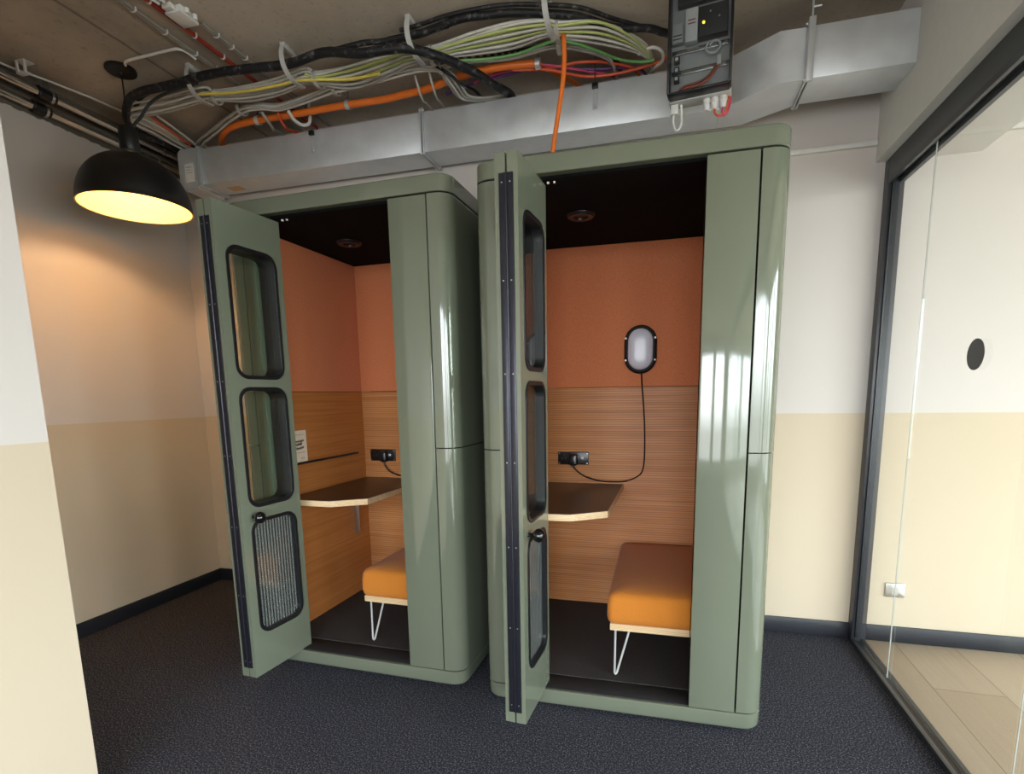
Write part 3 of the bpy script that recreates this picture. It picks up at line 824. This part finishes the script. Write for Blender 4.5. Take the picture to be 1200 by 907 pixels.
cable('cable', 'yellow cable on the upper edge of the bundle, between the first two ceiling hooks', None, 'ycab', .0065, Z([(-2.215, 2.30), (-2.13, 2.32), (-2.05, 2.335), (-1.93, 2.345), (-1.80, 2.345), (-1.70, 2.34), (-1.60, 2.36), (-1.45, 2.40), (-1.30, 2.40)], 2.7265))
cable('cable', 'green cable hanging lowest in the bundle beside the electrical box', None, 'grcab', .006, Z([(-.95, 2.41), (-.80, 2.44), (-.662, 2.445), (-.56, 2.42), (-.49, 2.41), (-.42, 2.44), (-.33, 2.52), (-.24, 2.61), (-.15, 2.655), (-.09, 2.66)], 2.7265))
PA = [(-2.865, 2.90), (-2.855, 2.66), (-2.886, 2.525), (-2.802, 2.405), (-2.626, 2.275), (-2.499, 2.234), (-2.388, 2.229), (-2.23, 2.225), (-2.145, 2.215), (-1.977, 2.217), (-1.83, 2.234), (-1.662, 2.251), (-1.469, 2.227), (-1.293, 2.214), (-1.16, 2.225), (-1.089, 2.24), (-1.016, 2.291), (-.937, 2.38), (-.861, 2.497), (-.822, 2.59)]
cable('cable', 'thickest dusty black cable, sweeping from the pendant lamp and crossing over the bundle', None, 'bcab', .0185, [(x, y, 2.745 if x < -1.3 else 2.705) for x, y in PA] + [(-.79, 2.645, 2.705), (-.785, 2.69, 2.718), (-.785, 2.76, 2.74), (-.785, 2.88, 2.75)], 5, 12)
cable('cable', 'second dusty black cable lying beside the thickest one at left', None, 'bcab', .011, Z([(-2.83, 2.90), (-2.80, 2.62), (-2.78, 2.46), (-2.68, 2.36), (-2.55, 2.29), (-2.40, 2.262), (-2.2, 2.25), (-1.95, 2.262), (-1.75, 2.275), (-1.5, 2.262), (-1.3, 2.25), (-1.2, 2.265), (-1.05, 2.262), (-.9, 2.25)], 2.765), 5, 10)
PB = [(-1.19, 2.284), (-1.048, 2.281), (-.964, 2.267), (-.842, 2.246), (-.737, 2.256), (-.634, 2.272), (-.504, 2.315), (-.376, 2.373), (-.249, 2.474), (-.114, 2.40 + .12), (-.06, 2.56), (.0, 2.60)]
cable('cable', 'upper black cable running into the left of the electrical box', None, 'bcab', .0145, Z(PB, 2.775), 5, 12)
cable('cable', 'thin black cable above the upper black cable near the third hook', None, 'bcab', .008, Z([(-1.12, 2.262), (-1.0, 2.25), (-.9, 2.235), (-.75, 2.235), (-.63, 2.25), (-.5, 2.29), (-.37, 2.345), (-.25, 2.445), (-.12, 2.54)], 2.79), 5, 8)
cable('cable', 'dark grey lead dropping from the bundle corner to the pendant lamp', None, 'dgrey', .0068, [(-2.16, 2.235, 2.735), (-2.28, 2.245, 2.733), (-2.40, 2.25, 2.72), (-2.47, 2.245, 2.69), (-2.505, 2.225, 2.63), (-2.515, 2.195, 2.585), (-2.518, 2.188, 2.558)])
# cables along the left corner towards the duct end
for mt, x0, x1, lb in (('rocab', -2.70, -2.76, 'red-orange cable turning the corner towards the duct end'), ('ycab', -2.745, -2.775, 'yellow cable turning the corner towards the duct end'),
                       ('gcab', -2.66, -2.72, 'pale cable arching nearest the ceiling hook at the duct end'), ('black', -2.78, -2.74, 'thin black cable turning the corner towards the duct end'), ('gcab2', -2.84, -2.83, 'grey cable nearest the steel pipes at the duct end')):
    cable('cable', lb, None, mt, .006, [(x0 + .06, 2.40, 2.765), (x0 + .01, 2.45, 2.762), (x0, 2.53, 2.755), ((x0 + x1) / 2, 2.68, 2.75), (x1, 2.80, 2.75), (x1, 2.91, 2.75)])
LOW = [(-2.72, 2.90), (-2.694, 2.773), (-2.511, 2.678), (-2.196, 2.535), (-2.063, 2.523), (-1.973, 2.559), (-1.797, 2.537), (-1.62, 2.503), (-1.548, 2.502), (-1.324, 2.482), (-1.152, 2.464), (-1.045, 2.49)]
LR = [(-.893, 2.495), (-.708, 2.525), (-.509, 2.504), (-.37, 2.575), (-.286, 2.664), (-.27, 2.78), (-.27, 2.9)]
LD = [(-1.023, 2.537), (-1.015, 2.678), (-.953, 2.751), (-.822, 2.791), (-.796, 2.907)]
for i in range(6):
    o_ = (i - 2.5) * .0085; zz = 2.757 + (i % 3 - 1) * .011
    pts = [(x, y + o_ * (1 + .5 * math.sin(i + k)), zz) for k, (x, y) in enumerate(LOW)]
    if i < 2: pts += [(x, y + o_, zz) for x, y in LR]; lb, g = 'grey cable of the lower bundle that carries on right along the orange conduit', 'lower grey cables running right'
    else: pts += [(x + o_ * 2, y, q + (i % 3 - 1) * .004) for (x, y), q in zip([(-1.035, 2.53), (-1.02, 2.585)] + LD[1:], (2.735, 2.716, 2.716, 2.735, 2.748, 2.752))]; lb, g = 'grey cable of the lower bundle that bends down behind the duct', 'lower grey cables bending to the duct'
    cable('cable', lb, g, 'gcab' if i % 2 else 'gcab2', .0058, pts, 4)
cable('cable', 'black cable dropping beside the bent grey cables behind the duct', None, 'black', .007, [(-1.06, 2.44, 2.75), (-1.0, 2.50, 2.728), (-.97, 2.58, 2.719), (-.945, 2.68, 2.742), (-.935, 2.78, 2.745), (-.935, 2.9, 2.745)])
cable('orange_conduit', 'thick orange conduit curving up from behind the duct and along the cables', None, 'ocab', .0165,
      Z([(-2.60, 2.90), (-2.56, 2.80), (-2.515, 2.74), (-2.43, 2.675), (-2.339, 2.638), (-2.21, 2.62), (-2.108, 2.623), (-1.864, 2.625), (-1.631, 2.626), (-1.412, 2.635), (-1.288, 2.624), (-1.168, 2.614), (-1.065, 2.585), (-.946, 2.557), (-.817, 2.548), (-.716, 2.552), (-.594, 2.575)], 2.748), 5, 12, 'conduit')
cable('cable', 'orange cable leaving the conduit end straight towards the electrical box', None, 'rocab', .0062, Z([(-.61, 2.573), (-.535, 2.625), (-.435, 2.623), (-.35, 2.64), (-.297, 2.664), (-.195, 2.734), (-.15, 2.85)], 2.752))
cable('cable', 'red-orange cable sagging from the conduit end up to the electrical box', None, 'rocab', .0066, Z([(-.72, 2.568), (-.572, 2.61), (-.466, 2.68), (-.392, 2.72), (-.274, 2.735), (-.156, 2.722), (-.05, 2.69), (-.015, 2.62), (.0, 2.45)], 2.738))
cable('cable', 'purple cable below the orange conduit end', None, 'pcab', .0062, Z([(-1.10, 2.70), (-1.013, 2.673), (-.916, 2.645), (-.741, 2.628), (-.604, 2.612), (-.501, 2.655), (-.351, 2.71), (-.177, 2.75), (-.12, 2.85)], 2.758))
cable('cable', 'pink cable below the orange conduit end', None, 'pkcab', .0056, Z([(-.93, 2.645), (-.884, 2.618), (-.729, 2.590), (-.599, 2.590), (-.498, 2.640), (-.389, 2.706), (-.28, 2.78), (-.25, 2.9)], 2.752))
tag(MB().ribbon([(-.60, 2.63, 2.772), (-.517, 2.746, 2.77), (-.437, 2.867, 2.77), (-.42, 2.905, 2.77)], .028, .004, 'ocab', (1, .4, 0)).build('flat_cable'), 'flat dark orange cable slanting down to the duct', 'cable')
cable('cable', 'orange cable dangling in front of the duct down to the roof of the right booth', None, 'ocab', .0098, [(-.475, 2.44, 2.74), (-.452, 2.40, 2.737), (-.446, 2.385, 2.70), (-.444, 2.385, 2.64), (-.450, 2.385, 2.56), (-.466, 2.385, 2.46), (-.484, 2.385, 2.36), (-.497, 2.385, 2.27), (-.503, 2.385, 2.18), (-.49, 2.40, 2.118), (-.44, 2.45, 2.111), (-.36, 2.52, 2.111)], 5, 10)
# loops hanging below the lower bundle
cable('cable', 'grey cable loop leftmost under the orange conduit', None, 'gcab2', .0075, [(-2.075, 2.55, 2.745), (-2.075, 2.595, 2.718), (-2.10, 2.66, 2.716), (-2.13, 2.70, 2.73), (-2.14, 2.76, 2.745), (-2.14, 2.9, 2.75)])
cable('cable', 'short orange cable loop under the thick conduit at left', None, 'rocab', .0075, [(-2.0, 2.58, 2.745), (-2.005, 2.61, 2.717), (-2.03, 2.68, 2.715), (-2.05, 2.73, 2.73), (-2.05, 2.8, 2.748), (-2.05, 2.9, 2.75)])
cable('cable', 'thin pale cable, left one of two dropping by the third hook', None, 'gcab', .005, [(-1.185, 2.52, 2.765), (-1.19, 2.58, 2.722), (-1.21, 2.66, 2.722), (-1.225, 2.74, 2.75), (-1.23, 2.9, 2.755)])
cable('cable', 'thin pale cable, right one of two dropping by the third hook', None, 'gcab', .005, [(-1.11, 2.52, 2.765), (-1.115, 2.575, 2.722), (-1.135, 2.66, 2.722), (-1.155, 2.74, 2.75), (-1.16, 2.9, 2.755)])
cable('cable', 'pale cable curling at the left edge of the electrical box', None, 'gcab', .007, [(-.16, 2.62, 2.74), (-.10, 2.60, 2.745), (-.06, 2.62, 2.735), (-.055, 2.67, 2.725), (-.085, 2.72, 2.73), (-.11, 2.80, 2.75), (-.11, 2.9, 2.75)])
# perforated black strap
ps = MB()
P = smooth_path([(-1.48, 2.515, 2.778), (-1.237, 2.495, 2.778), (-.937, 2.49, 2.778), (-.702, 2.515, 2.778), (-.547, 2.52, 2.778), (-.372, 2.60, 2.778), (-.27, 2.70, 2.778), (-.25, 2.78, 2.778)], 14)
for s in (-.012, .012): ps.tube([p + Vector((0, s, 0)) for p in P], .003, 'rub', 6, smooth=False)
for p in P[::2]: ps.box(p - Vector((.009, .013, .0015)), p + Vector((.009, .013, .0015)), 'rub')
tag(ps.build('perforated_strap'), 'black perforated strap under the cables between second hook and electrical box', 'cable tray')

# hooks holding the bundle to the ceiling
hk = [(-2.196, 'leftmost, next to the pendant lamp'), (-1.674, 'second from the pendant lamp, above the left booth'), (-1.066, 'third from the pendant lamp, above the booth gap'), (-.488, 'nearest the electrical box')]
for x, lb in hk:
    t = thing('cable_hook', 'pale plastic cable hook on the ceiling, ' + lb, 'cable hook', (x, 2.25, ZC))
    MB().box((-.012, -.03, -.022), (.012, .04, -.0005), 'grey', .003).box((-.008, .04, -.03), (.010, .075, -.006), 'grey', .003).build('ceiling_block', t)
    MB().ribbon([(0, -.026, -.012), (-.002, -.035, -.05), (0, -.03, -.09), (.004, -.005, -.122), (.008, .035, -.135), (.010, .09, -.130)], .022, .004, 'grey').build('strap', t)
def tie(x, y, zc, ry, rz_, label, m='gcab2'):
    P_ = [(x, y + ry * math.cos(a), zc + rz_ * math.sin(a)) for a in [2 * PI * k / 20 for k in range(21)]]
    return tag(MB().ribbon(P_, .018, .003, m).build('cable_tie'), label, 'cable tie', None)
for x, y, ry, lb in ((-2.185, 2.372, .034, 'grey tie around the main bundle near the pendant lamp'), (-1.616, 2.39, .045, 'grey tie around the main bundle above the left booth'), (-1.028, 2.38, .045, 'grey tie around the main bundle above the booth gap'), (-.470, 2.385, .052, 'grey tie around the main bundle beside the dangling orange cable')):
    tie(x, y, 2.745, ry, .034, lb)
for x, y, lb in ((-2.174, 2.525, 'grey tie around the lower bundle near the conduit bend'), (-1.599, 2.502, 'grey tie around the lower bundle above the left booth'), (-1.035, 2.485, 'grey tie around the lower bundle where its cables split'), (-.487, 2.502, 'grey tie around the lower grey cables beside the dangling orange cable')):
    tie(x, y, 2.757, .034, .027, lb)
for x, y, lb in ((-2.16, 2.622, 'metal clip on the orange conduit just after its bend'), (-1.611, 2.626, 'metal clip on the orange conduit above the left booth'), (-1.029, 2.576, 'metal clip on the orange conduit where grey cables drop'), (-.600, 2.574, 'metal clip at the right end of the orange conduit')):
    t = thing('conduit_clip', lb, 'clip', (x, y, ZC))
    P_ = [(0, .021 * math.cos(a), 2.748 - ZC + .021 * math.sin(a)) for a in [PI / 2 + 2 * PI * k / 18 for k in range(19)]]
    MB().ribbon(P_, .022, .003, 'galv').build('band', t)
    MB().box((-.004, -.002, 2.77 - ZC), (.004, .002, -.0005), 'steel').build('stem', t)
# grey bent bracket by the loops
tag(MB().tube([(-1.935, 2.578, 2.745), (-1.925, 2.61, 2.712), (-1.91, 2.65, 2.704), (-1.885, 2.672, 2.715), (-1.875, 2.675, 2.745), (-1.875, 2.67, 2.818)], .0085, 'gcab', 8).build('bracket_hook'), 'pale bent hook under the orange conduit next to the left duct hanger', 'hook')

# ------------------------------------------------------------------ ceiling conduits
def run(name, x, r, mat, label, y0, y1, zc, clips, n=2, cat='conduit', gap=.0135):
    t = thing(name, label, cat, (x, 0, zc))
    for k in range(n):
        o_ = (k - (n - 1) / 2) * gap
        MB().cyl((o_, y0, 0), (o_, y1, 0), r, mat, 10).build('tube', t)
    for y in clips:
        hw_ = r + gap * (n - 1) / 2 + .0015
        P_ = [(hw_ * math.cos(a), y, (r + .0015) * math.sin(a)) for a in [PI * 1.05 * k / 12 + PI * .97 for k in range(13)]]
        P_ = [(-hw_, y, ZC - zc - .001)] + P_ + [(hw_, y, ZC - zc - .001)]
        MB().ribbon(P_, .007, .002, 'wht', (0, 1, 0), 2).build('saddle_clip', t)
    return t
run('conduit', -2.095, .0065, 'conduit', 'twin grey conduit on the ceiling, nearest the pendant lamp', 0.2, 2.90, 2.810, (1.88, 2.02, 2.17, 2.28))
run('pipe', -1.990, .0085, 'red', 'red pipe on the ceiling passing under the white junction box', 0.2, 2.90, 2.809, (1.86, 2.07, 2.22), 1, 'pipe')
run('conduit', -1.905, .006, 'conduit', 'twin grey conduit on the ceiling, running out of the white junction box', 2.02, 2.90, 2.811, (2.10, 2.18, 2.26))
jb = thing('junction_box', 'white plastic junction box on the ceiling over the red pipe', 'junction box', (-1.935, 1.955, ZC), 0); jb.scale = (.78, .78, .8)
MB().box((-.05, -.055, -.036), (.05, .06, -.0225), 'wht', .004).box((-.046, -.05, -.0225), (.046, .055, -.0005), 'wht', .003).build('lid', jb)
MB().box((-.035, -.085, -.03), (.02, -.052, -.006), 'wht', .004).build('cable_inlet', jb)
for k in range(2): MB().lathe([(0, -.03), (.012, -.03), (.012, -.006), (0, -.006)], 'wht', (.056, -.02 + k * .05, 0), 'z', 12).build('fixing_lug', jb)
cable('cable', 'white cable entering the junction box, left one of two', None, 'wht', .0055, [(-1.957, 1.874, 2.803), (-1.96, 1.84, 2.80), (-1.965, 1.78, 2.79), (-1.95, 1.70, 2.80), (-1.94, 1.4, 2.81), (-1.94, .4, 2.813)])
cable('cable', 'white cable entering the junction box, right one of two', None, 'wht', .0055, [(-1.930, 1.874, 2.803), (-1.93, 1.84, 2.80), (-1.92, 1.78, 2.79), (-1.92, 1.70, 2.80), (-1.915, 1.4, 2.81), (-1.915, .4, 2.813)])
cable('cable', 'white cable on the ceiling from the pendant lamp to the twin conduit', None, 'wht', .0062, [(-2.476, 2.15, 2.812), (-2.44, 2.125, 2.812), (-2.36, 2.121, 2.812), (-2.25, 2.119, 2.812), (-2.16, 2.119, 2.812), (-2.132, 2.128, 2.812), (-2.118, 2.15, 2.811), (-2.112, 2.19, 2.803)])
# steel pipes along the left wall
for x, zc, lb in ((-2.953, 2.742, 'brushed steel pipe below the ceiling, the upper one by the left wall'), (-3.000, 2.688, 'brushed steel pipe touching the left wall, the lower of two')):
    t = thing('pipe', lb, 'pipe', (x, 0, zc))
    MB().cyl((0, 1.12, 0), (0, 2.92, 0), .0185, 'pipe', 16).build('tube', t)
    yc = 2.12
    MB().cyl((0, yc - .035, 0), (0, yc + .012, 0), .0285, 'rub', 20).cyl((0, yc + .024, 0), (0, yc + .036, 0), .0285, 'rub', 20).build('rubber_sleeve', t)
    MB().cyl((0, yc + .012, 0), (0, yc + .024, 0), .0295, 'steel', 20).cyl((0, yc + .018, .028), (0, yc + .018, ZC - zc - .001), .004, 'steel', 8).build('pipe_clamp', t)
cable('cable', 'thin pale cable on the ceiling alongside the steel pipes', None, 'gcab', .0055, [(-3.02, 1.5, 2.812), (-3.00, 1.95, 2.812), (-2.94, 2.15, 2.812), (-2.88, 2.42, 2.812), (-2.87, 2.9, 2.812)])
br = thing('bracket', 'small white bracket on the ceiling above the steel pipes', 'bracket', (-2.90, 1.99, ZC))
MB().box((-.03, -.006, -.004), (.03, .04, -.0005), 'wht', .001).box((-.03, -.004, -.05), (-.018, .004, -.003), 'wht', .001).box((.018, -.004, -.05), (.03, .004, -.003), 'wht', .001).box((-.03, -.004, -.056), (.03, .022, -.05), 'wht', .001).build('bracket_plate', br)

ws = thing('wall_socket', 'small steel socket plate low on the back wall behind the glass', 'socket', (1.125, YB - .0005, .272))
MB().loft([[(x, y, z) for x, z in rrect(-.044 + i, -.037 + i, .044 - i, .037 - i, .006)] for y, i in ((0, 0), (-.006, 0), (-.008, .002))], 'brass').build('plate', ws)
MB().box((-.016, -.0092, -.020), (.016, -.0078, .012), 'gcab2', .001).build('insert', ws)
# trunking on the back wall
tag(MB().box((.10, YB - .02, 2.358), (XS - .001, YB - .0005, 2.380), 'wht', .004).build('cable_trunking'), 'white trunking on the back wall beside the right booth', 'trunking')
tag(MB().box((XG + .36, YB - .02, 2.358), (XR - .01, YB - .0005, 2.380), 'wht', .004).build('cable_trunking'), 'white trunking on the back wall behind the glass', 'trunking')

# ------------------------------------------------------------------ world, camera
wd = bpy.data.worlds.new('sky'); sc.world = wd; wd.use_nodes = True
nt = wd.node_tree; bg = nt.nodes['Background']
tc = nt.nodes.new('ShaderNodeTexCoord'); sp = nt.nodes.new('ShaderNodeSeparateXYZ'); rp = nt.nodes.new('ShaderNodeValToRGB')
nt.links.new(tc.outputs['Generated'], sp.inputs[0])
mr = nt.nodes.new('ShaderNodeMapRange'); mr.inputs['From Min'].default_value = -.3; mr.inputs['From Max'].default_value = .6
nt.links.new(sp.outputs['Z'], mr.inputs['Value']); nt.links.new(mr.outputs['Result'], rp.inputs['Fac'])
e = rp.color_ramp.elements
e[0].position = .28; e[0].color = (.30, .31, .31, 1); e[1].position = .40; e[1].color = (.92, .96, 1.0, 1)
n_ = e.new(1.0); n_.color = (.66, .80, 1.0, 1)
nt.links.new(rp.outputs['Color'], bg.inputs['Color']); bg.inputs['Strength'].default_value = 18.5

cam = bpy.data.cameras.new('camera'); co = bpy.data.objects.new('camera', cam); COL.objects.link(co)
cam.sensor_fit = 'HORIZONTAL'; cam.sensor_width = 36.0
cam.lens = 619.2536 / 1200 * 36
cam.shift_x = (600 - 612.4503) / 1200; cam.shift_y = (555.2878 - 453.5) / 1200
cam.clip_start = .02
R = Vector((.96531033, .26067773, -.01493623)); U = Vector((-.02458448, .14769012, .98872809)); F = Vector((-.25994533, .95406224, -.14897542))
mtx = Matrix((R, U, -F)).transposed().to_4x4(); mtx.translation = Vector((0, 0, 1.27))
co.matrix_world = mtx
sc.camera = co
sc.view_settings.view_transform = 'Standard'; sc.view_settings.look = 'None'
sc.view_settings.gamma = 1.0; sc.view_settings.use_curve_mapping = False
sc.view_settings.exposure = 0.0
sc.cycles.use_denoising = True
sc.cycles.max_bounces = 12; sc.cycles.diffuse_bounces = 6; sc.cycles.transparent_max_bounces = 24
sc.cycles.sample_clamp_indirect = 6.0; sc.cycles.caustics_reflective = False; sc.cycles.caustics_refractive = False
